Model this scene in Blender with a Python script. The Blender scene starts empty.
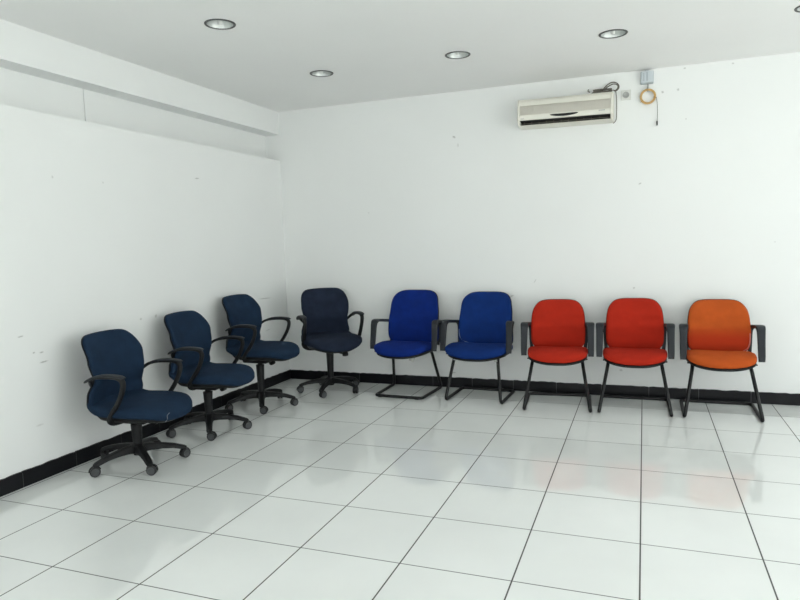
import bpy, bmesh, math, random
from mathutils import Vector, Matrix
random.seed(7)
R = math.radians
PI = math.pi
C = bpy.context.scene.collection

# ------------------------------------------------------------------ helpers
def link(name, me, m=None, parent=None):
    o = bpy.data.objects.new(name, me)
    C.objects.link(o)
    if m is not None:
        me.materials.append(m)
    if parent is not None:
        o.parent = parent
    return o

def obj(name, bm, m, parent=None, smooth=True, bevel=0.0, seg=2, angle=40):
    bmesh.ops.recalc_face_normals(bm, faces=bm.faces)
    me = bpy.data.meshes.new(name)
    bm.to_mesh(me); bm.free()
    o = link(name, me, m, parent)
    if smooth:
        for p in me.polygons: p.use_smooth = True
        me.set_sharp_from_angle(angle=R(angle))
    if bevel > 0:
        b = o.modifiers.new('bevel', 'BEVEL'); b.width = bevel; b.segments = seg
        b.limit_method = 'ANGLE'; b.angle_limit = R(35)
    return o

def thing(name, label, cat, loc=(0, 0, 0), rotz=0, group=None):
    o = bpy.data.objects.new(name, None); C.objects.link(o)
    o.empty_display_size = .1
    o.location = loc; o.rotation_euler = (0, 0, rotz)
    o['label'] = label; o['category'] = cat
    if group: o['group'] = group
    return o

def struct(name, bm, m, bevel=0.0):
    o = obj(name, bm, m, None, smooth=False, bevel=bevel)
    o['kind'] = 'structure'
    return o

def add_box(bm, x0, x1, y0, y1, z0, z1):
    vs = [bm.verts.new((x, y, z)) for z in (z0, z1) for y in (y0, y1) for x in (x0, x1)]
    for f in ((0, 1, 3, 2), (4, 6, 7, 5), (0, 4, 5, 1), (2, 3, 7, 6), (0, 2, 6, 4), (1, 5, 7, 3)):
        bm.faces.new([vs[i] for i in f])

def box(*a):
    bm = bmesh.new(); add_box(bm, *a); return bm

def add_rings(bm, rings, cap=True, closed=False):
    vr = [[bm.verts.new(p) for p in r] for r in rings]
    n = len(vr[0])
    pairs = list(zip(vr[:-1], vr[1:]))
    if closed: pairs.append((vr[-1], vr[0]))
    for a, b in pairs:
        for i in range(n):
            j = (i + 1) % n
            bm.faces.new((a[i], a[j], b[j], b[i]))
    if cap and not closed:
        bm.faces.new(vr[0][::-1]); bm.faces.new(vr[-1])

def add_tube(bm, pts, r, n=12, closed=False):
    """tube of radius r (number or list) along pts with a rotation minimising frame"""
    pts = [Vector(p) for p in pts]
    m = len(pts)
    rr = r if isinstance(r, (list, tuple)) else [r] * m
    tans = []
    for i in range(m):
        if closed: t = pts[(i + 1) % m] - pts[i - 1]
        else: t = pts[min(i + 1, m - 1)] - pts[max(i - 1, 0)]
        tans.append(t.normalized())
    up = Vector((0, 0, 1)) if abs(tans[0].z) < .9 else Vector((1, 0, 0))
    nrm = (up - tans[0] * up.dot(tans[0])).normalized()
    rings = []
    for i in range(m):
        nrm = (nrm - tans[i] * nrm.dot(tans[i])).normalized()
        bn = tans[i].cross(nrm)
        rings.append([pts[i] + (nrm * math.cos(2 * PI * k / n) + bn * math.sin(2 * PI * k / n)) * rr[i] for k in range(n)])
    add_rings(bm, rings, True, closed)

def add_strap(bm, pts, widths, thick, n=16, p=4.0):
    """flat moulded bar: width along X, thickness across the path (path lies roughly in a YZ plane)"""
    pts = [Vector(q) for q in pts]; m = len(pts); rings = []
    for i in range(m):
        t = (pts[min(i + 1, m - 1)] - pts[max(i - 1, 0)]).normalized()
        s = Vector((1, 0, 0)); s = (s - t * s.dot(t)).normalized()
        u = t.cross(s)
        w = widths[i] / 2; h = thick[i] / 2
        ring = []
        for k in range(n):
            a = 2 * PI * (k + .5) / n; c, d = math.cos(a), math.sin(a)
            ring.append(pts[i] + s * (w * math.copysign(abs(c) ** (2 / p), c)) + u * (h * math.copysign(abs(d) ** (2 / p), d)))
        rings.append(ring)
    add_rings(bm, rings)

def catmull(cps, n=8):
    """points (any dimension tuples) -> smooth list"""
    P = [cps[0]] + list(cps) + [cps[-1]]
    out = []
    for i in range(1, len(P) - 2):
        for k in range(n):
            t = k / n; a, b, c, d = P[i - 1], P[i], P[i + 1], P[i + 2]
            out.append(tuple(.5 * (2 * b[j] + (c[j] - a[j]) * t + (2 * a[j] - 5 * b[j] + 4 * c[j] - d[j]) * t * t
                                   + (3 * b[j] - a[j] - 3 * c[j] + d[j]) * t ** 3) for j in range(len(b))))
    out.append(tuple(cps[-1]))
    return out

def fillet(pts, r, n=6, closed=False):
    pts = [Vector(p) for p in pts]; out = []
    m = len(pts)
    for i in range(m):
        if not closed and i in (0, m - 1):
            out.append(pts[i]); continue
        a, b, c = pts[i - 1], pts[i], pts[(i + 1) % m]
        d = min(r, (a - b).length * .48, (c - b).length * .48)
        p0 = b + (a - b).normalized() * d; p1 = b + (c - b).normalized() * d
        for k in range(n + 1):
            t = k / n
            out.append(p0 * (1 - t) ** 2 + b * 2 * t * (1 - t) + p1 * t * t)
    return out

def add_lathe(bm, prof, n=24, origin=(0, 0, 0), axis='z', cap=True):
    o = Vector(origin); rings = []
    for (r, h) in prof:
        r = max(r, 1e-4); ring = []
        for k in range(n):
            a = 2 * PI * k / n; c, s = r * math.cos(a), r * math.sin(a)
            ring.append(o + (Vector((c, s, h)) if axis == 'z' else Vector((h, c, s)) if axis == 'x' else Vector((c, h, s))))
        rings.append(ring)
    add_rings(bm, rings, cap)

def add_pillow(bm, outline, tf, tb, fn, K=9, p=2.6, edge=0.0):
    """cushion: outline (u,w), front thickness tf, back thickness tb, fn(u,w,d)->xyz; d<0 front.
       edge: half height of the flat side band"""
    cu = sum(a for a, b in outline) / len(outline); cw = sum(b for a, b in outline) / len(outline)
    n = len(outline)
    def ring(s, d):
        return [bm.verts.new(fn(cu + (u - cu) * s, cw + (w - cw) * s, d)) for u, w in outline]
    ss = [math.sin(PI / 2 * k / K) for k in range(K, 0, -1)]     # 1 .. small
    def side(t, sg):
        rs = []
        for s in ss:
            h = (max(0, 1 - s ** p)) ** (1 / p)
            rs.append(ring(s, sg * (edge + t * h)))
        c = bm.verts.new(fn(cu, cw, sg * (edge + t)))
        for a, b in zip(rs[:-1], rs[1:]):
            for i in range(n):
                j = (i + 1) % n; bm.faces.new((a[i], a[j], b[j], b[i]))
        for i in range(n):
            bm.faces.new((rs[-1][i], rs[-1][(i + 1) % n], c))
        return rs[0]
    f = side(tf, -1); b = side(tb, 1)
    for i in range(n):
        j = (i + 1) % n; bm.faces.new((f[i], f[j], b[j], b[i]))

def outline_from(cps, n=6):
    """closed catmull through control points"""
    m = len(cps); out = []
    for i in range(m):
        a, b, c, d = cps[i - 1], cps[i], cps[(i + 1) % m], cps[(i + 2) % m]
        for k in range(n):
            t = k / n
            out.append(tuple(.5 * (2 * b[j] + (c[j] - a[j]) * t + (2 * a[j] - 5 * b[j] + 4 * c[j] - d[j]) * t * t
                                   + (3 * b[j] - a[j] - 3 * c[j] + d[j]) * t ** 3) for j in (0, 1)))
    return out

def interp(x, tab):
    if x <= tab[0][0]: return tab[0][1]
    for (a, fa), (b, fb) in zip(tab[:-1], tab[1:]):
        if x <= b:
            t = (x - a) / (b - a); t = t * t * (3 - 2 * t)
            return fa + (fb - fa) * t
    return tab[-1][1]

# ------------------------------------------------------------------ materials
def srgb(r, g, b):
    f = lambda c: (c / 255) / 12.92 if c / 255 <= .04045 else ((c / 255 + .055) / 1.055) ** 2.4
    return (f(r), f(g), f(b), 1)

def mat(name, col, rough=.5, metal=0.0, spec=.5):
    m = bpy.data.materials.new(name); m.use_nodes = True
    b = m.node_tree.nodes['Principled BSDF']
    b.inputs['Base Color'].default_value = col
    b.inputs['Roughness'].default_value = rough
    b.inputs['Metallic'].default_value = metal
    b.inputs['Specular IOR Level'].default_value = spec
    return m

def N(m, t, **kw):
    n = m.node_tree.nodes.new(t)
    for k, v in kw.items(): setattr(n, k, v)
    return n
def L(m, a, b): m.node_tree.links.new(a, b)

def mottled(name, col, rough, scale=40, amount=.12, bump=.0, bscale=300, metal=0.0, spec=.5, coord='Object'):
    m = mat(name, col, rough, metal, spec); b = m.node_tree.nodes['Principled BSDF']
    tc = N(m, 'ShaderNodeTexCoord'); no = N(m, 'ShaderNodeTexNoise'); no.inputs['Scale'].default_value = scale
    no.inputs['Detail'].default_value = 4
    L(m, tc.outputs[coord], no.inputs['Vector'])
    mr = N(m, 'ShaderNodeMapRange'); mr.inputs['To Min'].default_value = 1 - amount; mr.inputs['To Max'].default_value = 1 + amount
    mr.inputs['From Min'].default_value = .3; mr.inputs['From Max'].default_value = .7
    L(m, no.outputs['Fac'], mr.inputs['Value'])
    vm = N(m, 'ShaderNodeVectorMath', operation='SCALE'); vm.inputs[0].default_value = col[:3]
    L(m, mr.outputs['Result'], vm.inputs['Scale']); L(m, vm.outputs['Vector'], b.inputs['Base Color'])
    if bump:
        n2 = N(m, 'ShaderNodeTexNoise'); n2.inputs['Scale'].default_value = bscale; n2.inputs['Detail'].default_value = 2
        L(m, tc.outputs[coord], n2.inputs['Vector'])
        bp = N(m, 'ShaderNodeBump'); bp.inputs['Strength'].default_value = bump; bp.inputs['Distance'].default_value = .002
        L(m, n2.outputs['Fac'], bp.inputs['Height']); L(m, bp.outputs['Normal'], b.inputs['Normal'])
    return m

def fabric(name, col, amount=.12, sheen=.15):
    m = mottled(name, col, .92, 14, amount, .35, 700, spec=.15)
    b = m.node_tree.nodes['Principled BSDF']
    b.inputs['Sheen Weight'].default_value = sheen; b.inputs['Sheen Roughness'].default_value = .5
    b.inputs['Sheen Tint'].default_value = col
    return m

def wall_paint(name, col, marks=(), axes=('X', 'Z')):
    """paint with slight unevenness and small dirty marks (cx, cz, half length, half height, turn, strength)"""
    m = mottled(name, col, .65, 1.3, .012, .08, 60, spec=.3)
    b = m.node_tree.nodes['Principled BSDF']
    src = b.inputs['Base Color'].links[0].from_socket
    tc = [n for n in m.node_tree.nodes if n.type == 'TEX_COORD'][0]
    sep = N(m, 'ShaderNodeSeparateXYZ'); L(m, tc.outputs['Object'], sep.inputs[0])
    cmb = N(m, 'ShaderNodeCombineXYZ'); L(m, sep.outputs[axes[0]], cmb.inputs[0]); L(m, sep.outputs[axes[1]], cmb.inputs[1])
    wob = N(m, 'ShaderNodeTexNoise'); wob.inputs['Scale'].default_value = 90; L(m, cmb.outputs[0], wob.inputs['Vector'])
    acc = None
    for (cx, cz, hl, hh, an, st) in marks:
        mp = N(m, 'ShaderNodeMapping', vector_type='TEXTURE')
        mp.inputs['Location'].default_value = (cx, cz, 0); mp.inputs['Rotation'].default_value = (0, 0, R(an))
        mp.inputs['Scale'].default_value = (hl, hh, 1)
        L(m, cmb.outputs[0], mp.inputs['Vector'])
        ln = N(m, 'ShaderNodeVectorMath', operation='LENGTH'); L(m, mp.outputs[0], ln.inputs[0])
        ad = N(m, 'ShaderNodeMath', operation='ADD'); L(m, ln.outputs['Value'], ad.inputs[0]); L(m, wob.outputs['Fac'], ad.inputs[1])
        mr = N(m, 'ShaderNodeMapRange'); mr.inputs['From Min'].default_value = .8; mr.inputs['From Max'].default_value = 1.6
        mr.inputs["To Min"].default_value = st * .8; mr.inputs['To Max'].default_value = 0
        L(m, ad.outputs[0], mr.inputs['Value'])
        if acc is None: acc = mr.outputs[0]
        else:
            mx = N(m, 'ShaderNodeMath', operation='MAXIMUM'); L(m, acc, mx.inputs[0]); L(m, mr.outputs[0], mx.inputs[1]); acc = mx.outputs[0]
    if acc is not None:
        mix = N(m, 'ShaderNodeMix', data_type='RGBA'); L(m, acc, mix.inputs['Factor']); L(m, src, mix.inputs[6])
        mix.inputs[7].default_value = srgb(95, 92, 84); L(m, mix.outputs[2], b.inputs['Base Color'])
    return m

WALL = (.864, .88, .871, 1)
left_marks = [(.683, .827, .022, .005, 5, .5), (.756, .725, .01, .006, 0, .55), (.805, .719, .016, .005, 0, .55), (.815, .663, .03, .006, 3, .55),
              (.757, .311, .03, .007, 0, .22), (1.733, .817, .014, .012, 40, .45), (1.588, .813, .014, .01, 0, .4), (3.12, .812, .12, .006, -2, .45),
              (3.148, .521, .05, .006, 5, .3), (.968, 1.715, .008, .01, 0, .3), (1.341, 1.711, .008, .008, 0, .25), (2.267, 1.811, .03, .006, 5, .5),
              (2.7, .30, .03, .008, 20, .3), (2.95, .64, .02, .004, 70, .3)]
back_marks = [(.137, 2.344, .011, .011, 0, .5), (.244, 2.35, .010, .010, 0, .5), (.288, 2.5, .010, .007, 0, .45), (.608, 2.495, .012, .007, 0, .4),
              (.3, 2.13, .007, .007, 0, .35), (-.02, 1.673, .014, .007, 20, .45), (-1.021, .803, .02, .007, 20, .5), (-1.541, .13, .02, .006, 0, .5),
              (-.062, .867, .010, .010, 0, .4), (-.158, .21, .014, .010, 0, .45), (-1.493, 2.15, .016, .010, -30, .55), (-.829, .927, .022, .005, 60, .35),
              (-1.46, 2.08, .008, .02, 0, .25), (.9, 1.2, .008, .008, 0, .2), (-2.3, 1.55, .008, .008, 0, .22)]
M = {}
M['wall_left'] = wall_paint('left_wall_paint', WALL, left_marks, ('Y', 'Z'))
M['wall_back'] = wall_paint('back_wall_paint', WALL, back_marks, ('X', 'Z'))
M['wall'] = wall_paint('white_wall_paint', WALL)
M['recess'] = M['wall']
M['ceiling'] = wall_paint('ceiling_paint', (.915, .918, .905, 1))
M['black_plastic'] = mottled('black_plastic', srgb(19, 20, 22), .5, 60, .08, .15, 900, spec=.3)
M['arm_plastic'] = mottled('dark_grey_arm_plastic', srgb(38, 41, 46), .5, 60, .06, .12, 900, spec=.3)
M['black_metal'] = mottled('black_painted_steel', srgb(14, 15, 17), .4, 50, .08, spec=.35)
M['wheel'] = mottled('grey_caster_plastic', srgb(66, 68, 70), .5, 60, .15)
M['tyre'] = mottled('dark_caster_tread', srgb(36, 37, 39), .55, 60, .1)
M['navy'] = fabric('navy_fabric', srgb(27, 45, 66), .14)
M['navy_worn'] = fabric('navy_fabric_worn', srgb(32, 40, 56), .2)
M['blue'] = fabric('royal_blue_fabric', srgb(13, 41, 116))
M['blue2'] = fabric('mid_blue_fabric', srgb(16, 48, 112))
M['red'] = fabric('red_fabric', srgb(176, 42, 25), .06)
M['orange'] = fabric('orange_fabric', srgb(188, 84, 34), .07)
def two_tone_orange():
    m = fabric('orange_fabric_two_tone', srgb(186, 84, 34), .07)
    b = m.node_tree.nodes['Principled BSDF']; src = b.inputs['Base Color'].links[0].from_socket
    tc = [n for n in m.node_tree.nodes if n.type == 'TEX_COORD'][0]
    sep = N(m, 'ShaderNodeSeparateXYZ'); L(m, tc.outputs['Object'], sep.inputs[0])
    mr = N(m, 'ShaderNodeMapRange', interpolation_type='SMOOTHSTEP'); mr.inputs['From Min'].default_value = .63; mr.inputs['From Max'].default_value = .50
    L(m, sep.outputs['Z'], mr.inputs['Value'])
    mix = N(m, 'ShaderNodeMix', data_type='RGBA'); L(m, mr.outputs[0], mix.inputs['Factor']); L(m, src, mix.inputs[6])
    mix.inputs[7].default_value = srgb(180, 58, 28); L(m, mix.outputs[2], b.inputs['Base Color'])
    return m
M['orange_back'] = two_tone_orange()      # the colour turns redder on the lower half of the backrest
M['piping'] = mat('pale_piping', srgb(120, 135, 165), .7)
M['piping_red'] = mat('pale_red_piping', srgb(200, 120, 110), .7)
M['paper'] = mat('paper_tag', srgb(190, 192, 188), .8)
M['dust'] = mat('pale_tear', srgb(118, 124, 132), .9)
M['ac_cream'] = mottled('aged_cream_plastic', (.80, .785, .70, 1), .38, 6, .02)
M['ac_slat'] = mottled('beige_grille_plastic', (.76, .73, .66, 1), .5, 10, .03)
M['ac_dark'] = mat('dark_cavity_plastic', srgb(48, 46, 44), .6)
M['ac_louver'] = mat('louver_plastic', srgb(120, 114, 104), .5)
M['display'] = mat('black_glossy_lens', srgb(10, 11, 12), .3, spec=.3)
M['cable'] = mottled('grey_brown_cable', srgb(104, 100, 92), .6, 40, .2)
M['orange_cable'] = mottled('orange_cable', srgb(208, 170, 108), .5, 30, .1)
M['socket'] = mottled('white_socket_plastic', (.70, .71, .68, 1), .4, 30, .03)
M['socket_grey'] = mat('grey_socket_insert', srgb(165, 167, 164), .5)
M['box_grey'] = mottled('pale_blue_grey_plastic', srgb(205, 213, 218), .4, 20, .03)
M['box_edge'] = mat('grey_box_rim', srgb(178, 187, 193), .45)
M['chrome'] = mottled('brushed_reflector', (.60, .62, .61, 1), .45, 20, .05, metal=1.0)
M['dark_chrome'] = mottled('dull_nickel_rim', (.13, .13, .13, 1), .5, 30, .1, metal=1.0)
M['bulb'] = mat('white_bulb_glass', (.85, .86, .84, 1), .25)
M['alu'] = mottled('grey_aluminium_frame', srgb(150, 152, 154), .4, 10, .05, metal=.7)

# ---- black tile skirting
def skirting_mat():
    m = mottled('black_skirting_tile', srgb(12, 13, 18), .4, 9, .25, spec=.25)
    return m
M['skirting'] = skirting_mat()
M['grout'] = mat('skirting_grout', srgb(90, 92, 92), .8)

# ---- glossy white floor tiles, 0.45 m grid
TILE = .45
def floor_mat():
    m = mat('glossy_white_floor_tile', (1, 1, 1, 1), .1, spec=.85)
    nt = m.node_tree; b = nt.nodes['Principled BSDF']
    tc = N(m, 'ShaderNodeTexCoord'); sep = N(m, 'ShaderNodeSeparateXYZ'); L(m, tc.outputs['Object'], sep.inputs[0])
    masks, cells = [], []
    for ax, hw, off in (('X', .0031, 0), ('Y', .0024, 0)):
        dv = N(m, 'ShaderNodeMath', operation='DIVIDE'); L(m, sep.outputs[ax], dv.inputs[0]); dv.inputs[1].default_value = TILE
        ad = N(m, 'ShaderNodeMath', operation='ADD'); L(m, dv.outputs[0], ad.inputs[0]); ad.inputs[1].default_value = 100.5
        fl = N(m, 'ShaderNodeMath', operation='FLOOR'); L(m, dv.outputs[0], fl.inputs[0]); cells.append(fl)
        fr = N(m, 'ShaderNodeMath', operation='FRACT'); L(m, ad.outputs[0], fr.inputs[0])
        sb = N(m, 'ShaderNodeMath', operation='SUBTRACT'); L(m, fr.outputs[0], sb.inputs[0]); sb.inputs[1].default_value = .5
        ab = N(m, 'ShaderNodeMath', operation='ABSOLUTE'); L(m, sb.outputs[0], ab.inputs[0])
        mr = N(m, 'ShaderNodeMapRange'); mr.inputs['From Min'].default_value = hw * .7 / TILE; mr.inputs['From Max'].default_value = hw * 1.3 / TILE
        mr.inputs['To Min'].default_value = 1; mr.inputs['To Max'].default_value = 0
        L(m, ab.outputs[0], mr.inputs['Value']); masks.append(mr)
    mx = N(m, 'ShaderNodeMath', operation='MAXIMUM'); L(m, masks[0].outputs[0], mx.inputs[0]); L(m, masks[1].outputs[0], mx.inputs[1])
    cmb = N(m, 'ShaderNodeCombineXYZ'); L(m, cells[0].outputs[0], cmb.inputs[0]); L(m, cells[1].outputs[0], cmb.inputs[1])
    wn = N(m, 'ShaderNodeTexWhiteNoise', noise_dimensions='2D'); L(m, cmb.outputs[0], wn.inputs['Vector'])
    mv = N(m, 'ShaderNodeMapRange'); mv.inputs['To Min'].default_value = .97; mv.inputs['To Max'].default_value = 1.0
    L(m, wn.outputs['Value'], mv.inputs['Value'])
    no = N(m, 'ShaderNodeTexNoise'); no.inputs['Scale'].default_value = 1.6; no.inputs['Detail'].default_value = 5
    L(m, tc.outputs['Object'], no.inputs['Vector'])
    mn = N(m, 'ShaderNodeMapRange'); mn.inputs['To Min'].default_value = .955; mn.inputs['To Max'].default_value = 1.03
    mn.inputs['From Min'].default_value = .3; mn.inputs['From Max'].default_value = .7
    L(m, no.outputs['Fac'], mn.inputs['Value'])
    mu = N(m, 'ShaderNodeMath', operation='MULTIPLY'); L(m, mv.outputs[0], mu.inputs[0]); L(m, mn.outputs[0], mu.inputs[1])
    vs = N(m, 'ShaderNodeVectorMath', operation='SCALE'); vs.inputs[0].default_value = FLOORC
    L(m, mu.outputs[0], vs.inputs['Scale'])
    mix = N(m, 'ShaderNodeMix', data_type='RGBA'); L(m, mx.outputs[0], mix.inputs['Factor']); L(m, vs.outputs[0], mix.inputs[6])
    mix.inputs[7].default_value = srgb(62, 64, 62)
    L(m, mix.outputs[2], b.inputs['Base Color'])
    # grout is matt, tiles glossy
    ro = N(m, 'ShaderNodeMapRange'); ro.inputs['To Min'].default_value = .045; ro.inputs['To Max'].default_value = .8
    L(m, mx.outputs[0], ro.inputs['Value']); L(m, ro.outputs[0], b.inputs['Roughness'])
    # each tile lies at a very slightly different tilt, with faint waviness
    sc = N(m, 'ShaderNodeVectorMath', operation='SUBTRACT'); L(m, wn.outputs['Color'], sc.inputs[0]); sc.inputs[1].default_value = (.5, .5, .5)
    s2 = N(m, 'ShaderNodeVectorMath', operation='MULTIPLY'); L(m, sc.outputs[0], s2.inputs[0]); s2.inputs[1].default_value = (.005, .005, 0)
    n2 = N(m, 'ShaderNodeTexNoise'); n2.inputs['Scale'].default_value = 3.2; L(m, tc.outputs['Object'], n2.inputs['Vector'])
    bp = N(m, 'ShaderNodeBump'); bp.inputs['Strength'].default_value = .12; bp.inputs['Distance'].default_value = .004
    L(m, n2.outputs['Fac'], bp.inputs['Height'])
    a2 = N(m, 'ShaderNodeVectorMath', operation='ADD'); L(m, bp.outputs[0], a2.inputs[0]); L(m, s2.outputs[0], a2.inputs[1])
    nn = N(m, 'ShaderNodeVectorMath', operation='NORMALIZE'); L(m, a2.outputs[0], nn.inputs[0]); L(m, nn.outputs[0], b.inputs['Normal'])
    return m
FLOORC = (.90, .922, .906)
M['floor'] = floor_mat()

# ------------------------------------------------------------------ camera
f_px = 643.4
yaw, pit, rol = 0.36364, -0.08952, 0.03044
cam_d = bpy.data.cameras.new('camera'); cam = bpy.data.objects.new('camera', cam_d); C.objects.link(cam)
cam_d.sensor_width = 36; cam_d.sensor_fit = 'HORIZONTAL'; cam_d.lens = f_px * 36 / 800
cy, sy, cp, sp, cr, sr = math.cos(yaw), math.sin(yaw), math.cos(pit), math.sin(pit), math.cos(rol), math.sin(rol)
Rm = Matrix(((cy, -sy, 0), (sy, cy, 0), (0, 0, 1))) @ Matrix(((1, 0, 0), (0, cp, -sp), (0, sp, cp))) @ Matrix(((cr, 0, sr), (0, 1, 0), (-sr, 0, cr)))
# columns of Rm: right, forward, up -> blender camera: x right, y up, -z forward
right, fwd, up = Rm.col[0], Rm.col[1], Rm.col[2]
mw = Matrix((right, up, -fwd)).transposed().to_4x4()
mw.translation = (0.0099, -1.8473, 1.2792)
cam.matrix_world = mw
bpy.context.scene.camera = cam

# ------------------------------------------------------------------ room
RY0, RY, FX0 = -1.6, 2.5, -2.4      # ends of the glazed openings
XL, XR, YB, YF, H = -3.1836, 2.9, 3.5008, -4.6, 2.5214
ZB, ZL, DEP = 2.3127, 2.0736, .15
struct('floor', box(XL - .4, XR + .2, YF - .2, YB + .2, -.1, 0), M['floor'])

# left wall: lower wall with a ledge, a shallow recess and a deep beam above it
struct('wall_left', box(XL - .4, XL, YF - .2, YB + .0, 0, ZL), M['wall_left'])
bm = bmesh.new()
add_box(bm, XL - .4, XL - DEP, 1.384, YB, ZL, ZB); add_box(bm, XL - .4, XL - DEP, YF - .2, 1.379, ZL, ZB)
struct('trim_1', bm, M['wall'])
struct('trim_2', box(XL - .4, XL, YF - .2, YB, ZB, H), M['wall'])
struct('wall_back', box(XL - .4, XR + .2, YB, YB + .2, 0, H), M['wall_back'])

# ceiling with real recesses for the downlights
LX = [-2.19, -1.165, -.172, .885]
SPOTS = [(-2.205, 1.284)] + [(x, 2.47) for x in LX]
me_src = box(XL - .4, XR + .2, YF - .2, YB + .2, H, H + .16)
ce = struct('ceiling', me_src, M['ceiling'])
bm = bmesh.new()
for (x, y) in SPOTS:
    add_lathe(bm, [(.074, H - .05), (.074, H + .12)], 40, (x, y, 0))
bmesh.ops.recalc_face_normals(bm, faces=bm.faces)
cme = bpy.data.meshes.new('cut'); bm.to_mesh(cme); bm.free()
cut = bpy.data.objects.new('cut', cme); C.objects.link(cut)
md = ce.modifiers.new('holes', 'BOOLEAN'); md.object = cut; md.operation = 'DIFFERENCE'; md.solver = 'EXACT'
dg = bpy.context.evaluated_depsgraph_get(); dg.update()
new_me = bpy.data.meshes.new_from_object(ce.evaluated_get(dg))
ce.modifiers.clear(); ce.data = new_me
bpy.data.objects.remove(cut)

# skirting tiles: jittered top edge, thin pale joints
def skirting(name, along, a0, a1, first, wall_pos, height=.088):
    bm = bmesh.new(); rnd = random.Random(3 if along == 'x' else 5)
    j = first
    while j > a0: j -= .3565
    edges = [a0]
    while j < a1:
        if j > a0 + .02: edges.append(j)
        j += .3565
    edges.append(a1)
    for s, e in zip(edges[:-1], edges[1:]):
        s2, e2 = s + .0016, e - .0016; n = max(2, int((e2 - s2) / .03)); rings = []
        for k in range(n + 1):
            t = s2 + (e2 - s2) * k / n
            hh = height + rnd.uniform(-.0035, .0025)
            q = [(0, 0), (.011, 0), (.011, hh - .001), (0, hh)]
            if along == 'x': rings.append([(t, wall_pos - d, z) for d, z in q])
            else: rings.append([(wall_pos + d, t, z) for d, z in q])
        add_rings(bm, rings)
    o = struct(name, bm, M['skirting'])
    # grout strip behind the tiles' joints
    g = box(a0, a1, wall_pos - .0098, wall_pos, .001, height - .006) if along == 'x' else box(wall_pos, wall_pos + .0098, a0, a1, .001, height - .006)
    gr = obj('grout_strip', g, M['grout'], o, smooth=False)
    return o
skirting('baseboard_back', 'x', XL + .0115, XR, .05, YB)
skirting('baseboard_left', 'y', YF, YB - .0005, .618, XL)

# right side and street side (behind the camera): glazed shopfront openings that let the daylight in
struct('wall_right', (lambda b: (add_box(b, XR, XR + .2, YF - .2, YB, 2.42, H), add_box(b, XR, XR + .2, RY, YB, 0, 2.42),
                                 add_box(b, XR, XR + .2, YF - .2, RY0, 0, 2.42), add_box(b, XR, XR + .2, RY0, RY, 0, .08), b)[-1])(bmesh.new()), M['wall'])
struct('wall_front', (lambda b: (add_box(b, XL - .4, XR + .2, YF - .2, YF, 2.42, H), add_box(b, XL - .4, FX0, YF - .2, YF, 0, 2.42),
                                 add_box(b, 2.6, XR + .2, YF - .2, YF, 0, 2.42), add_box(b, FX0, 2.6, YF - .2, YF, 0, .08), b)[-1])(bmesh.new()), M['wall'])
bm = bmesh.new()
y = YF + .3
for k in range(5):
    yy = RY0 + (RY - RY0) * k / 4
    add_box(bm, XR + .06, XR + .12, yy - .025, yy + .025, .08, 2.42)
struct('window_1', bm, M['alu'])
bm = bmesh.new()
for k in range(4):
    xx = FX0 + (2.6 - FX0) * k / 3
    add_box(bm, xx - .025, xx + .025, YF - .12, YF - .06, .08, 2.42)
struct('window_2', bm, M['alu'])
pv = mottled('bounce_pavement', (.60, .60, .57, 1), .8, 3, .08)
bm = bmesh.new(); add_box(bm, XR + .2, XR + 14, -18, 12, -.2, -.1); add_box(bm, -12, XR + .2, -18, YF - .2, -.2, -.1)
struct('bounce_ground', bm, pv)  # unseen pale ground, added to bounce light up onto the ceiling

# ------------------------------------------------------------------ downlights
def downlight(x, y, label):
    t = thing('recessed_downlight', label, 'downlight', (x, y, H), 0, 'recessed ceiling downlights')
    bm = bmesh.new()
    add_lathe(bm, [(.072, -.001), (.076, -.005), (.084, -.0045), (.0865, -.001), (.0865, .0)], 40)
    # ring open in the middle
    bm.faces.ensure_lookup_table()
    for f in [f for f in bm.faces if len(f.verts) == 40]: bm.faces.remove(f)
    obj('rim', bm, M['dark_chrome'], t)
    bm = bmesh.new(); rings = []
    prof = [(.0725, -.002), (.066, .02), (.058, .05), (.046, .08), (.03, .1), (.004, .105)]
    add_lathe(bm, prof, 40, cap=False)
    obj('reflector', bm, M['chrome'], t)
    bm = bmesh.new()
    add_lathe(bm, [(.0, -.004), (.009, -.003), (.012, .004), (.013, .05), (.013, .07), (.012, .095)], 20)
    obj('bulb', bm, M['bulb'], t)
    return t
downlight(*SPOTS[0], 'round chrome recessed downlight nearest the camera, above the left wall beam')
downlight(*SPOTS[1], 'small chrome recessed downlight in the far row, nearest the left beam')
downlight(*SPOTS[2], 'chrome recessed downlight in the ceiling left of the air conditioner')
downlight(*SPOTS[3], 'chrome recessed downlight in the ceiling above the air conditioner right end')
downlight(*SPOTS[4], 'chrome recessed downlight cut by the top right corner of the photo')

# ------------------------------------------------------------------ swivel chairs
def armed_path(sx, zp):
    # fwd, z, x -> local y=-fwd ; loop: back bracket - pad - front bend - down under the seat
    c = [(-.13, -.085, .185, .020, .016), (-.115, -.058, .212, .022, .016), (-.085, -.030, .236, .028, .018), (-.03, -.014, .248, .032, .020),
         (.05, -.008, .252, .034, .021), (.115, -.012, .253, .033, .022), (.145, -.035, .252, .031, .024), (.135, -.09, .250, .030, .024),
         (.10, -.155, .248, .030, .024), (.055, -.215, .247, .032, .024), (.025, -.255, .236, .040, .020), (.02, -.278, .20, .045, .016), (.02, -.283, .12, .045, .014)]
    return [(sx * x, -f, zp + z, w, th) for f, z, x, w, th in c]

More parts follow.
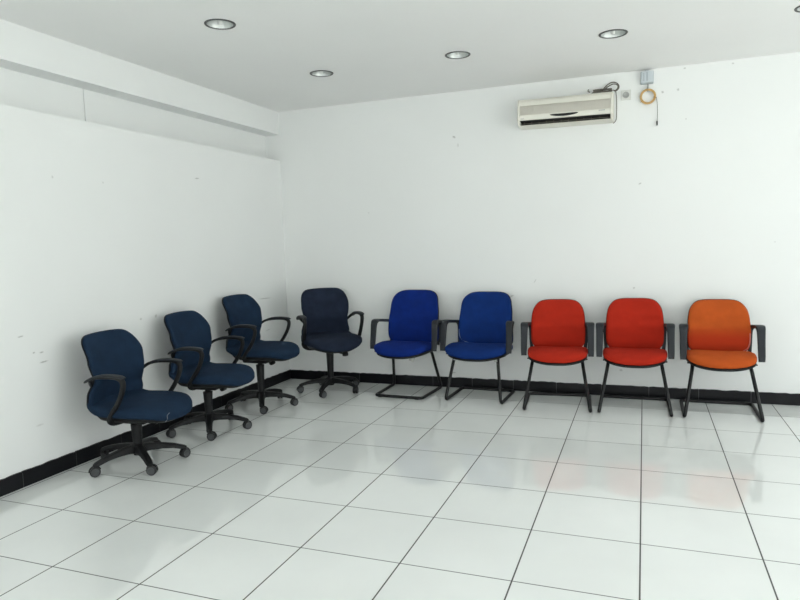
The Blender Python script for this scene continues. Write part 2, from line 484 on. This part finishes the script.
def swivel_chair(x, y, heading, zp, base_deg, fab, label, tear=False, casters=(20, 80, -30, 140, 200), off=(0, 0)):
    rz = R(heading + 90)            # local forward is -Y
    t = thing('swivel_chair', label, 'chair', (x, y, 0), rz, 'navy swivel office chairs')
    bl = M['black_plastic']
    # the upper body sits a little off the hub (slide of the seat): off = (sideways, forward)
    def fn_back(u, z, d):           # z relative to pad height
        fwd_ = interp(z, [(-.25, -.18), (-.14, -.165), (-.04, -.125), (.06, -.145), (.21, -.205)])
        wrap = .042 * (abs(u) / .22) ** 2.2
        return (u, -(fwd_ + wrap) + d, zp + z)
    half = [(.0, .212), (.10, .210), (.158, .202), (.198, .172), (.218, .118), (.222, .05), (.214, .0), (.203, -.05), (.214, -.11), (.226, -.16), (.215, -.21), (.15, -.24), (.07, -.245)]
    half = [(a * .96, b) for a, b in half]
    out = outline_from(half + [(0, -.246)] + [(-a, b) for a, b in half[:0:-1]], 4)
    bm = bmesh.new(); add_pillow(bm, out, .030, .012, fn_back, K=8, p=2.8, edge=.006)
    obj('backrest', bm, fab, t, angle=60)
    bm = bmesh.new()
    add_pillow(bm, [(a * .985, b * .985) for a, b in out], .004, .022, lambda u, z, d: fn_back(u, z, d + .018), K=6, p=2.2, edge=.003)
    obj('back_shell', bm, bl, t, angle=60)
    # seat
    def fn_seat(u, v, d):           # v forward, d<0 up
        lift = .05 * max(0, (-v - .06) / .12) ** 1.6 if v < -.06 else 0
        drop = -.035 * max(0, (v - .17) / .15) ** 2 if v > .17 else 0
        saddle = .012 * (abs(u) / .24) ** 2
        return (u, -v, zp - .235 + lift + drop + saddle - d)
    hs = [(0, .325), (.10, .315), (.175, .275), (.225, .205), (.247, .11), (.248, .02), (.235, -.08), (.212, -.15), (.15, -.185), (.07, -.195)]
    so = outline_from(hs + [(0, -.196)] + [(-a, b) for a, b in hs[:0:-1]], 4)
    bm = bmesh.new(); add_pillow(bm, so, .040, .030, fn_seat, K=8, p=2.4, edge=.010)
    obj('seat', bm, fab, t, angle=60)
    bm = bmesh.new(); add_pillow(bm, [(a * .86, b * .86 + .01) for a, b in so], .01, .03, lambda u, v, d: fn_seat(u, v, d + .035), K=5, p=2.4, edge=.004)
    obj('seat_pan', bm, bl, t, angle=60)
    if tear:
        bm = bmesh.new(); add_tube(bm, catmull([(-.115, -.300, zp - .288), (-.11, -.312, zp - .268), (-.115, -.316, zp - .248), (-.10, -.322, zp - .235)], 4), .0018, 6)
        o = obj('torn_seam', bm, M['dust'], t); o['label'] = 'pale frayed seam on seat front'
    # mechanism and column
    zs = zp - .30
    bm = bmesh.new(); add_box(bm, -.055, .055, -.10, .12, zs - .035, zs + .012)
    obj('tilt_mechanism', bm, bl, t, bevel=.012)
    bm = bmesh.new(); add_tube(bm, [(.0, -.03, zs - .015), (.06, -.045, zs - .040), (.10, -.05, zs - .055)], .006, 8)
    add_lathe(bm, [(.004, -.025), (.017, -.022), (.019, -.0), (.017, .022), (.004, .025)], 14, (.118, -.05, zs - .058), 'x')
    obj('adjustment_lever', bm, bl, t)
    # upright that carries the backrest
    bm = bmesh.new(); pth = catmull([(0, .06, zs - .01), (0, .17, zs - .005), (0, .225, zs + .06), (0, .205, zp - .12), (0, .19, zp + .0)], 5)
    add_strap(bm, pth, [.07] * len(pth), [.016] * len(pth)); obj('back_bracket', bm, bl, t)
    for sx in (-1, 1):
        p_ = catmull(armed_path(sx, zp), 4)
        bm = bmesh.new(); add_strap(bm, [q[:3] for q in p_], [q[3] for q in p_], [q[4] for q in p_], n=14, p=3)
        a = obj('armrest', bm, bl, t, angle=60)
        cp_ = [(-.118, -.040, .246, .026, .008), (-.095, -.027, .248, .040, .013), (-.045, -.008, .249, .048, .015), (0, .002, .249, .050, .015), (.07, .005, .252, .050, .015), (.13, .001, .253, .045, .013), (.156, -.006, .253, .032, .008)]
        q_ = catmull([(sx * x_, -f_, zp + z_ - .005, w_, t_) for f_, z_, x_, w_, t_ in cp_], 4)
        bm = bmesh.new(); add_strap(bm, [q[:3] for q in q_], [q[3] for q in q_], [q[4] for q in q_], n=14, p=3)
        obj('arm_pad', bm, M['arm_plastic'], a, angle=60)
    for o in C.objects:
        if o.parent == t: o.location = (off[0], -off[1], 0)
    bm = bmesh.new()
    add_lathe(bm, [(.0, .055), (.026, .056), (.026, .10), (.025, .125), (.032, zs - .06), (.033, zs - .045), (.018, zs - .04), (.018, zs - .02)], 24)
    obj('gas_column', bm, bl, t)
    # five star base
    bm = bmesh.new(); add_lathe(bm, [(.0, .066), (.036, .068), (.046, .078), (.046, .112), (.038, .124), (.0, .126)], 24)
    obj('base_hub', bm, bl, t)
    for k in range(5):
        a = R(base_deg + 72 * k) - rz
        u = Vector((math.cos(a), math.sin(a), 0)); s = Vector((-u.y, u.x, 0))
        rings = []
        for (r_, zc, w, h) in ((.03, .098, .030, .024), (.08, .099, .026, .020), (.14, .095, .023, .016), (.20, .086, .021, .0135), (.245, .074, .020, .012), (.266, .068, .018, .011), (.278, .064, .010, .008)):
            c = u * r_ + Vector((0, 0, zc))
            rings.append([c - s * w - Vector((0, 0, h)), c - s * w * .98 + Vector((0, 0, h * .1)), c - s * w * .6 + Vector((0, 0, h)),
                          c + s * w * .6 + Vector((0, 0, h)), c + s * w * .98 + Vector((0, 0, h * .1)), c + s * w - Vector((0, 0, h))])
        bm = bmesh.new(); add_rings(bm, rings)
        obj('base_leg', bm, bl, t, angle=50, bevel=.003)
        # caster
        piv = u * .254
        ca = R(casters[k]) - rz
        cd = Vector((math.cos(ca), math.sin(ca), 0)); cs = Vector((-cd.y, cd.x, 0))
        wc = piv + cd * .014 + Vector((0, 0, .029))
        mtx = Matrix(((cs.x, cd.x, 0), (cs.y, cd.y, 0), (0, 0, 1))).to_4x4(); mtx.translation = wc
        bm = bmesh.new()
        # hood over the wheels + stem
        rings = []
        for kk in range(9):
            an = R(20 + 160 * kk / 8)
            for_in = [(-.007, .022), (.007, .022), (.007, .034), (-.007, .034)]
            rings.append([(xx, -math.cos(an) * rr, math.sin(an) * rr) for xx, rr in for_in])
        add_rings(bm, rings)
        add_lathe(bm, [(.009, .028), (.009, .042)], 10, (0, -.014, 0))
        cst = obj('caster', bm, bl, t, angle=50); cst.matrix_local = mtx
        for sd in (-1, 1):
            bm = bmesh.new()
            add_lathe(bm, [(.003, .001), (.020, .001), (.022, .004), (.0285, .0045), (.029, .007), (.029, .017), (.026, .021), (.022, .022), (.018, .0195), (.0, .0195)] if sd > 0 else
                      [(.003, -.001), (.020, -.001), (.022, -.004), (.0285, -.0045), (.029, -.007), (.029, -.017), (.026, -.021), (.022, -.022), (.018, -.0195), (.0, -.0195)], 24, (0, 0, 0), 'x')
            wmesh = obj('wheel', bm, M['tyre'], cst, angle=30)
            wmesh.data.materials.append(M['wheel'])
            for p in wmesh.data.polygons:
                c_ = p.center
                if math.hypot(c_.y, c_.z) < .0235 and abs(c_.x) > .012: p.material_index = 1
    return t

swivel_chair(-2.835, 1.118, 3, .589, -34, M['navy'], 'navy fabric swivel chair nearest the camera, pale tear on its seat front', True, (20, 75, 100, 140, 230))
swivel_chair(-2.85, 1.82, 3, .622, -53, M['navy'], 'navy swivel chair by the left wall, second from the camera', False, (20, 60, 120, 150, 250), (.04, -.027))
swivel_chair(-2.861, 2.503, 0, .683, -57, M['navy'], 'navy swivel chair by the left wall, raised high, last before the corner', False, (20, 60, 120, 150, 250), (.037, -.034))
swivel_chair(-2.545, 3.11, -47, .682, -82, M['navy_worn'], 'faded dark navy swivel chair against the back wall in the corner', False, (60, 100, 20, 150, 220), (.006, .0))

# ------------------------------------------------------------------ visitor chairs
def visitor_chair(x, y, rotz, fab, top, label, group, sled='front', half_foot=.243, half_top=.183, tags=(), piping=None, mirror_pipe=1, name='visitor_armchair', kx=1.0, foot_y=-.235, bx=0, akx=None, ax=0):
    t = thing(name, label, 'chair', (x, y, 0), R(rotz), group)
    bl = M['black_plastic']; st = M['black_metal']
    tall = top > .83
    # backrest -------------------------------------------------
    zt, zb = top, .405
    if tall:
        half = [(0, zt), (.10, zt - .002), (.155, zt - .018), (.190, zt - .06), (.203, zt - .13), (.212, zt - .24), (.217, zt - .34), (.210, zt - .41), (.17, zb + .008), (.08, zb)]
        ytab = [(.40, .120), (.52, .110), (.60, .115), (.72, .145), (.87, .190)]
    else:
        half = [(0, zt), (.10, zt - .002), (.155, zt - .018), (.193, zt - .06), (.208, zt - .11), (.214, zt - .18), (.215, zt - .27), (.207, zt - .335), (.17, zb + .008), (.08, zb)]
        ytab = [(.40, .125), (.50, .108), (.585, .105), (.66, .135), (.80, .20)]
    half = [(a * (1.045 if tall else .955), b) for a, b in half]
    out = outline_from(half + [(0, zb)] + [(-a, b) for a, b in half[:0:-1]], 4)
    def fn(u, z, d):
        return (u, interp(z, ytab) - .028 * (abs(u) / .215) ** 2.5 + d, z)
    bm = bmesh.new(); add_pillow(bm, out, .026, .006, fn, K=8, p=3.2, edge=.010)
    obj('backrest', bm, M['orange_back'] if fab is M['orange'] else fab, t, angle=60)
    cz = (zt + zb) / 2
    bm = bmesh.new(); add_pillow(bm, [(a * 1.012, cz + (b - cz) * 1.008) for a, b in out], .003, .016, lambda u, z, d: fn(u, z, d + .020), K=6, p=2.4, edge=.004)
    obj('back_shell', bm, bl, t, angle=60)
    # seat ----------------------------------------------------
    hs = [(0, -.262), (.09, -.256), (.165, -.228), (.206, -.18), (.221, -.10), (.224, .0), (.218, .08), (.20, .13), (.12, .145)]
    hs = [(a * (1 + (kx - 1) * 1.35), b) for a, b in hs]
    so = outline_from(hs + [(0, .147)] + [(-a, b) for a, b in hs[:0:-1]], 4)
    def fs(u, v, d):
        drop = -.022 * max(0, (-v - .14) / .12) ** 2 if v < -.14 else 0
        return (u, v, .398 + drop + .010 * (abs(u) / .22) ** 2 - .012 * max(0, v) / .14 - d * -1 * -1)
    def fs2(u, v, d):
        x_, y_, z_ = fs(u, v, 0); return (x_, y_, z_ - d)
    bm = bmesh.new(); add_pillow(bm, so, .034 if tall else .030, .036 if tall else .024, fs2, K=8, p=2.6, edge=.010)
    obj('seat', bm, fab, t, angle=60)
    bm = bmesh.new(); add_pillow(bm, [(a * (.93 if tall else .985), b * (.93 if tall else .985)) for a, b in so], .004, .014, lambda u, v, d: fs2(u, v, d + (.040 if tall else .030)), K=6, p=2.6, edge=.006)
    obj('seat_shell', bm, bl, t, angle=60)
    bm = bmesh.new(); pth = catmull([(0, .0, .355), (0, .12, .352), (0, .175, .40), (0, .165, .50), (0, .17, .56)], 5)
    add_strap(bm, pth, [.06] * len(pth), [.008] * len(pth)); obj('back_bracket', bm, st, t)
    # frame ---------------------------------------------------
    for o in C.objects:
        if o.parent == t and not o.name.startswith('seat'): o.location.x = bx
    r = .0125; bm = bmesh.new(); hf, ht = half_foot, half_top
    if sled == 'front':
        pts = [(-ht * .55, .05, .356), (-ht, .0, .356), (-ht, -.125, .346), (-hf, foot_y, r), (-hf, .22, r), (hf, .22, r), (hf, foot_y, r), (ht, -.125, .346), (ht, .0, .356), (ht * .55, .05, .356)]
        add_tube(bm, fillet(pts, .045, 7), r, 12)
    else:
        pts = [(-ht * .55, -.02, .356), (-ht, .03, .356), (-ht - .004, .12, .352), (-hf, .235, r), (-hf + .015, -.205, r), (hf - .015, -.205, r), (hf, .235, r), (ht + .004, .12, .352), (ht, .03, .356), (ht * .55, -.02, .356)]
        add_tube(bm, fillet(pts, .04, 7), r, 12)
        # glides under the front bar
        for gx in (-hf + .06, hf - .06): add_box(bm, gx - .016, gx + .016, -.217, -.193, .0, .010)
    obj('sled_frame', bm, st, t)
    bm = bmesh.new(); add_box(bm, -ht - .01, ht + .01, -.10, -.075, .352, .362); add_box(bm, -ht - .01, ht + .01, .02, .045, .352, .362)
    obj('seat_rail', bm, st, t, bevel=.002)
    # arms ----------------------------------------------------
    for sx in (-1, 1):
        cps = [(.205, .120, .400, .026, .018), (.210, .140, .46, .026, .020), (.214, .158, .545, .028, .022), (.217, .158, .578, .032, .023), (.222, .138, .598, .042, .024),
               (.232, .04, .612, .054, .025), (.240, -.05, .623, .060, .025), (.242, -.088, .617, .060, .026), (.243, -.106, .590, .053, .025), (.244, -.12, .52, .048, .024), (.245, -.138, .43, .045, .022), (.245, -.145, .392, .040, .020)]
        q_ = catmull([(ax + sx * a * ((akx or kx) if b < 0 else 1 + ((akx or kx) - 1) * .4), b, c, w, h) for a, b, c, w, h in cps], 5)
        bm = bmesh.new(); add_strap(bm, [q[:3] for q in q_], [q[3] for q in q_], [q[4] for q in q_], n=20, p=5)
        obj('armrest', bm, M['arm_plastic'], t, angle=50)
        bm = bmesh.new(); add_box(bm, min(sx * .15, sx * .22 * kx), max(sx * .15, sx * .22 * kx), -.15, -.13, .366, .374)
        obj('arm_bracket', bm, st, t, bevel=.002)
    for (tx, ty, s, an) in tags:
        bm = bmesh.new(); add_box(bm, -s / 2, s / 2, -.0006, .0006, -s * 1.1, 0)
        o = obj('paper_tag', bm, M['paper'], t, smooth=False); o.location = (tx, ty, .345); o.rotation_euler = (R(12), R(an), R(8))
        o['label'] = 'pale paper tag hanging under seat'
    if piping:
        pts = []
        cu, cw = 0, (zt + zb) / 2
        sel = [(.210, .545), (.208, .50), (.192, .462), (.16, .440), (.12, .428)] if tall else [(.213, .56), (.213, .50), (.205, .462), (.19, .44), (.17, .428)]
        for (u, z) in sel: pts.append(fn(mirror_pipe * u * .93, z, -.030))
        bm = bmesh.new(); add_tube(bm, catmull(pts, 5), .0035, 8)
        o = obj('loose_piping', bm, piping, t); o['label'] = 'pale loose piping along lower backrest corner'
    return t

G1 = 'blue cushioned visitor armchairs'; G2 = 'red cushioned visitor armchairs'
visitor_chair(-1.872, 3.215, -2, M['blue'], .862, 'royal blue armchair with reversed sled frame beside the navy swivel chair', G1, 'rear', .223, .175, tags=((.125, -.17, .042, 25),), kx=1.045, bx=.034, akx=1.12, ax=.026)
visitor_chair(-1.236, 3.225, -2.5, M['blue2'], .845, 'slightly lighter blue armchair on sled legs beside the red armchairs', G1, 'front', .226, .178, tags=((-.165, -.15, .024, 10), (.165, -.16, .022, -20)), piping=M['piping'], mirror_pipe=-1, kx=1.11, bx=.022)
visitor_chair(-.611, 3.175, 5, M['red'], .786, 'red armchair beside the lighter blue armchair', G2, foot_y=-.30, half_foot=.238)
visitor_chair(-.053, 3.20, 1, M['red'], .794, 'red armchair between the other red armchair and the orange one', G2, foot_y=-.285)
visitor_chair(.518, 3.20, 0, M['orange'], .787, 'orange fabric armchair at the right end of the row', 'orange visitor armchair', half_foot=.24, piping=M['piping_red'], foot_y=-.275)

# ------------------------------------------------------------------ air conditioner
ac = thing('air_conditioner', 'cream wall mounted split air conditioner high on the back wall', 'air conditioner', (-.567, YB, 2.152), 0)
W2 = .357; ac.rotation_euler = (0, R(.7), 0); ac.scale = (1, 1, .90)
HT = .232
def ext(bm, prof, x0, x1):
    add_rings(bm, [[(x0, -d, z) for d, z in prof], [(x1, -d, z) for d, z in prof]])
body = [(0, 0), (.12, 0), (.160, .002), (.170, .006), (.166, .010), (.10, .014), (.085, .044), (.186, .046), (.191, .054), (.192, .088), (.180, .091), (.168, .166), (.182, .170), (.175, .205), (.160, .225), (.14, HT), (0, HT)]
bm = bmesh.new(); ext(bm, body, -W2 + .018, W2 - .018); obj('body', bm, M['ac_cream'], ac, angle=25)
cap = [(0, 0), (.12, 0), (.160, .006), (.180, .022), (.190, .05), (.194, .08), (.194, .105), (.190, .15), (.184, .178), (.176, .207), (.161, .227), (.14, HT + .002), (0, HT + .002)]
for s in (-1, 1):
    bm = bmesh.new(); ext(bm, cap, min(s * (W2 - .019), s * W2), max(s * (W2 - .019), s * W2)); obj('end_cap', bm, M['ac_cream'], ac, bevel=.006, angle=35)
# grille
bm = bmesh.new()
for k in range(11):
    t = (k + .5) / 11; z = .091 + t * .075; d = .183 - t * .006
    add_box(bm, -W2 + .02, W2 - .02, -d - .002, -d + .014, z - .0017, z + .0017)
for k in range(27):
    xx = -W2 + .03 + k * (2 * W2 - .06) / 26
    add_box(bm, xx - .001, xx + .001, -.181, -.168, .092, .167)
obj('grille', bm, M['ac_slat'], ac, smooth=False)
# dark lens in the band between grille and outlet
bm = bmesh.new(); rings = []
for (s, d) in ((1, .190), (1, .1945), (.9, .197), (.5, .1985), (.02, .199)):
    ring = []
    for k in range(40):
        a = 2 * PI * k / 40; c, q = math.cos(a), math.sin(a)
        ring.append((s * .105 * c, -d, .070 + s * (.010 * q if q > 0 else .012 * q) + .006 * (abs(c) ** 2) * s))
    rings.append(ring)
add_rings(bm, rings); obj('display_lens', bm, M['display'], ac)
# outlet: dark liner and louvres
bm = bmesh.new(); add_rings(bm, [[(x, -d, z) for d, z in ((.163, .0115), (.101, .0155), (.087, .0425), (.184, .0445), (.12, .040), (.098, .034), (.112, .018), (.15, .0135))] for x in (-W2 + .02, W2 - .02)])
obj('outlet_liner', bm, M['ac_dark'], ac, smooth=False)
bm = bmesh.new(); add_box(bm, -W2 + .022, W2 - .022, -.150, -.120, .025, .028); obj('louver', bm, M['ac_louver'], ac, smooth=False)
for k in range(12):
    xx = -W2 + .045 + k * (2 * W2 - .09) / 11; obj('vane', box(xx - .001, xx + .001, -.135, -.100, .018, .040), M['ac_louver'], ac, smooth=False)
bm = bmesh.new(); add_box(bm, .255, .300, -.1935, -.190, .076, .0815); o = obj('maker_mark', bm, M['socket_grey'], ac, smooth=False); o['label'] = 'small grey lettering strip'
bm = bmesh.new(); add_box(bm, -.330, -.305, -.1935, -.190, .058, .062); o = obj('model_mark', bm, M['socket_grey'], ac, smooth=False); o['label'] = 'tiny grey marking'

# cables heaped on the unit
cb = thing('cable_bundle', 'grey cables heaped on top of the air conditioner, looping at its right end', 'cables', (-.30, YB - .03, 2.36), 0)
def cable(pts, r=.005, name='cable', m=None, par=cb, org=(-.30, YB - .03, 2.36)):
    bm = bmesh.new(); add_tube(bm, [tuple(Vector(p) - Vector(org)) for p in catmull(pts, 7)], r, 8)
    return obj(name, bm, m or M['cable'], par)
yb = YB - .02
for k in range(5):
    z0 = 2.366 + .007 * k; yy = yb - .012 * (k % 3) - .006
    cable([(-.40 + .02 * k, yy, z0 + .006 * (k == 4)), (-.36, yy - .01, z0 + random.uniform(-.003, .008)), (-.31, yy + .002, z0 + random.uniform(-.003, .01)), (-.26, yy - .008, z0 + random.uniform(-.002, .01)), (-.225, yy, z0 + random.uniform(0, .012))], .0062)
cable([(-.29, yb - .02, 2.40), (-.255, yb - .02, 2.432), (-.22, yb - .02, 2.447), (-.185, yb - .02, 2.435), (-.172, yb - .02, 2.408), (-.185, yb - .02, 2.385), (-.21, yb - .02, 2.382)], .0042)
cable([(-.28, yb - .035, 2.395), (-.245, yb - .035, 2.418), (-.21, yb - .035, 2.430), (-.182, yb - .035, 2.418), (-.182, yb - .035, 2.396), (-.20, yb - .035, 2.378)], .0038)
cable([(-.395, yb - .01, 2.415), (-.40, yb - .01, 2.402), (-.385, yb - .012, 2.392)], .004)
cable([(-.235, yb - .012, 2.39), (-.20, yb - .008, 2.385), (-.192, yb - .003, 2.345), (-.190, yb, 2.30), (-.190, yb, 2.22), (-.192, yb, 2.175), (-.200, yb, 2.155), (-.215, yb, 2.142)], .0028)

# wall socket
so_ = thing('wall_socket', 'small square white wall socket right of the air conditioner', 'socket', (-.123, YB, 2.348), 0)
bm = bmesh.new(); add_box(bm, -.036, .036, -.010, 0, -.037, .037); obj('plate', bm, M['socket'], so_, bevel=.003)
bm = bmesh.new(); add_lathe(bm, [(.0, -.014), (.017, -.0145), (.020, -.017), (.023, -.017), (.0245, -.008)], 28, (0, 0, 0), 'y'); obj('insert', bm, M['socket_grey'], so_)

# junction box with cable stub
jb = thing('junction_box', 'pale grey plastic junction box below the ceiling, above the orange coil', 'electrical box', (.028, YB, 2.457), 0)
bm = bmesh.new(); add_box(bm, -.046, .046, -.040, 0, -.046, .046); obj('housing', bm, M['box_edge'], jb, bevel=.006)
bm = bmesh.new(); add_box(bm, -.043, .043, -.050, -.040, -.043, .043); obj('lid', bm, M['box_grey'], jb, bevel=.005)
bm = bmesh.new(); add_box(bm, -.006, .006, -.053, -.050, -.03, .034); add_box(bm, -.03, -.018, -.0525, -.050, -.03, .03); obj('lid_rib', bm, M['box_edge'], jb, bevel=.001)
bm = bmesh.new(); add_box(bm, -.018, .012, -.03, -.006, .045, .055); obj('conduit_entry', bm, M['box_grey'], jb, bevel=.003)
bm = bmesh.new(); add_tube(bm, [(.006, -.02, -.044), (.006, -.02, -.062), (.005, -.02, -.082)], .0055, 10); obj('gland', bm, M['socket_grey'], jb)

# coil of orange cable
coil = thing('cable_coil', 'coiled orange cable ring hanging under the junction box with a dangling thin wire', 'cable', (.034, YB - .0115, 2.318), 0)
bm = bmesh.new()
for j in range(4):
    rr = .0535 - .0065 * (j % 2); yy = -.006 + .005 * j - .004
    ring = [(rr * math.cos(2 * PI * k / 36) + .001 * math.sin(3 * j), yy, rr * math.sin(2 * PI * k / 36) + .001 * j) for k in range(36)]
    add_tube(bm, ring, .0046, 8, closed=True)
obj('coil', bm, M['orange_cable'], coil)
bm = bmesh.new()
for ang in (95, 215, 350):
    c, s = math.cos(R(ang)), math.sin(R(ang))
    add_tube(bm, [(c * .040, 0, s * .040), (c * .050, -.012, s * .050), (c * .062, 0, s * .062), (c * .050, .012, s * .050)], .002, 6, closed=True)
obj('tie', bm, M['cable'], coil)
bm = bmesh.new(); add_tube(bm, catmull([(-.002, 0, .075), (-.004, -.003, .06), (-.002, 0, .05)], 4), .004, 8); obj('feed_end', bm, M['cable'], coil)
bm = bmesh.new(); add_tube(bm, catmull([(.05, .0, -.006), (.061, .0, -.02), (.066, .0, -.06), (.068, .003, -.12), (.066, .003, -.185)], 6), .0019, 6); obj('thin_wire', bm, M['cable'], coil)
bm = bmesh.new(); add_lathe(bm, [(.0, -.218), (.005, -.216), (.0055, -.19), (.003, -.183)], 10, (.065, .003, 0)); o = obj('connector', bm, M['black_plastic'], coil); o['label'] = 'dark connector at wire end'

# ------------------------------------------------------------------ light
w = bpy.data.worlds.new('sky'); bpy.context.scene.world = w; w.use_nodes = True
nt = w.node_tree; bg = nt.nodes['Background']
tc = nt.nodes.new('ShaderNodeTexCoord'); sp_ = nt.nodes.new('ShaderNodeSeparateXYZ'); nt.links.new(tc.outputs['Generated'], sp_.inputs[0])
rp = nt.nodes.new('ShaderNodeValToRGB'); nt.links.new(sp_.outputs['Z'], rp.inputs[0])
rp.color_ramp.elements[0].position = 0.0; rp.color_ramp.elements[0].color = (.97, 1.0, .97, 1)
rp.color_ramp.elements[1].position = 1.0; rp.color_ramp.elements[1].color = (.86, .95, 1.0, 1)
nt.links.new(rp.outputs[0], bg.inputs['Color']); bg.inputs["Strength"].default_value = 5.2
bounce_sun = bpy.data.lights.new('bounce_sun', 'SUN'); bounce_sun.energy = 26; bounce_sun.angle = R(2); bounce_sun.color = (.98, .99, .97)
so2 = bpy.data.objects.new('bounce_sun', bounce_sun); C.objects.link(so2)
so2.rotation_euler = Vector((.3, -.28, -1)).to_track_quat('-Z', 'Y').to_euler()     # from behind the building: added to light the pavement, whose bounce brightens the ceiling
def portal(loc, rot, sx, sy):
    l = bpy.data.lights.new('window_portal', 'AREA'); l.shape = 'RECTANGLE'; l.size = sx; l.size_y = sy
    l.cycles.is_portal = True
    o = bpy.data.objects.new('window_portal', l); C.objects.link(o); o.location = loc; o.rotation_euler = rot
portal((XR + .25, (RY0 + RY) / 2, 1.25), (0, R(90), 0), 2.34, RY - RY0)
portal(((FX0 + 2.6) / 2, YF - .25, 1.25), (R(90), 0, 0), 2.6 - FX0, 2.34)

vs = bpy.context.scene.view_settings
vs.view_transform = 'Standard'; vs.look = 'None'; vs.gamma = 1; vs.use_curve_mapping = False
vs.exposure = -0.86
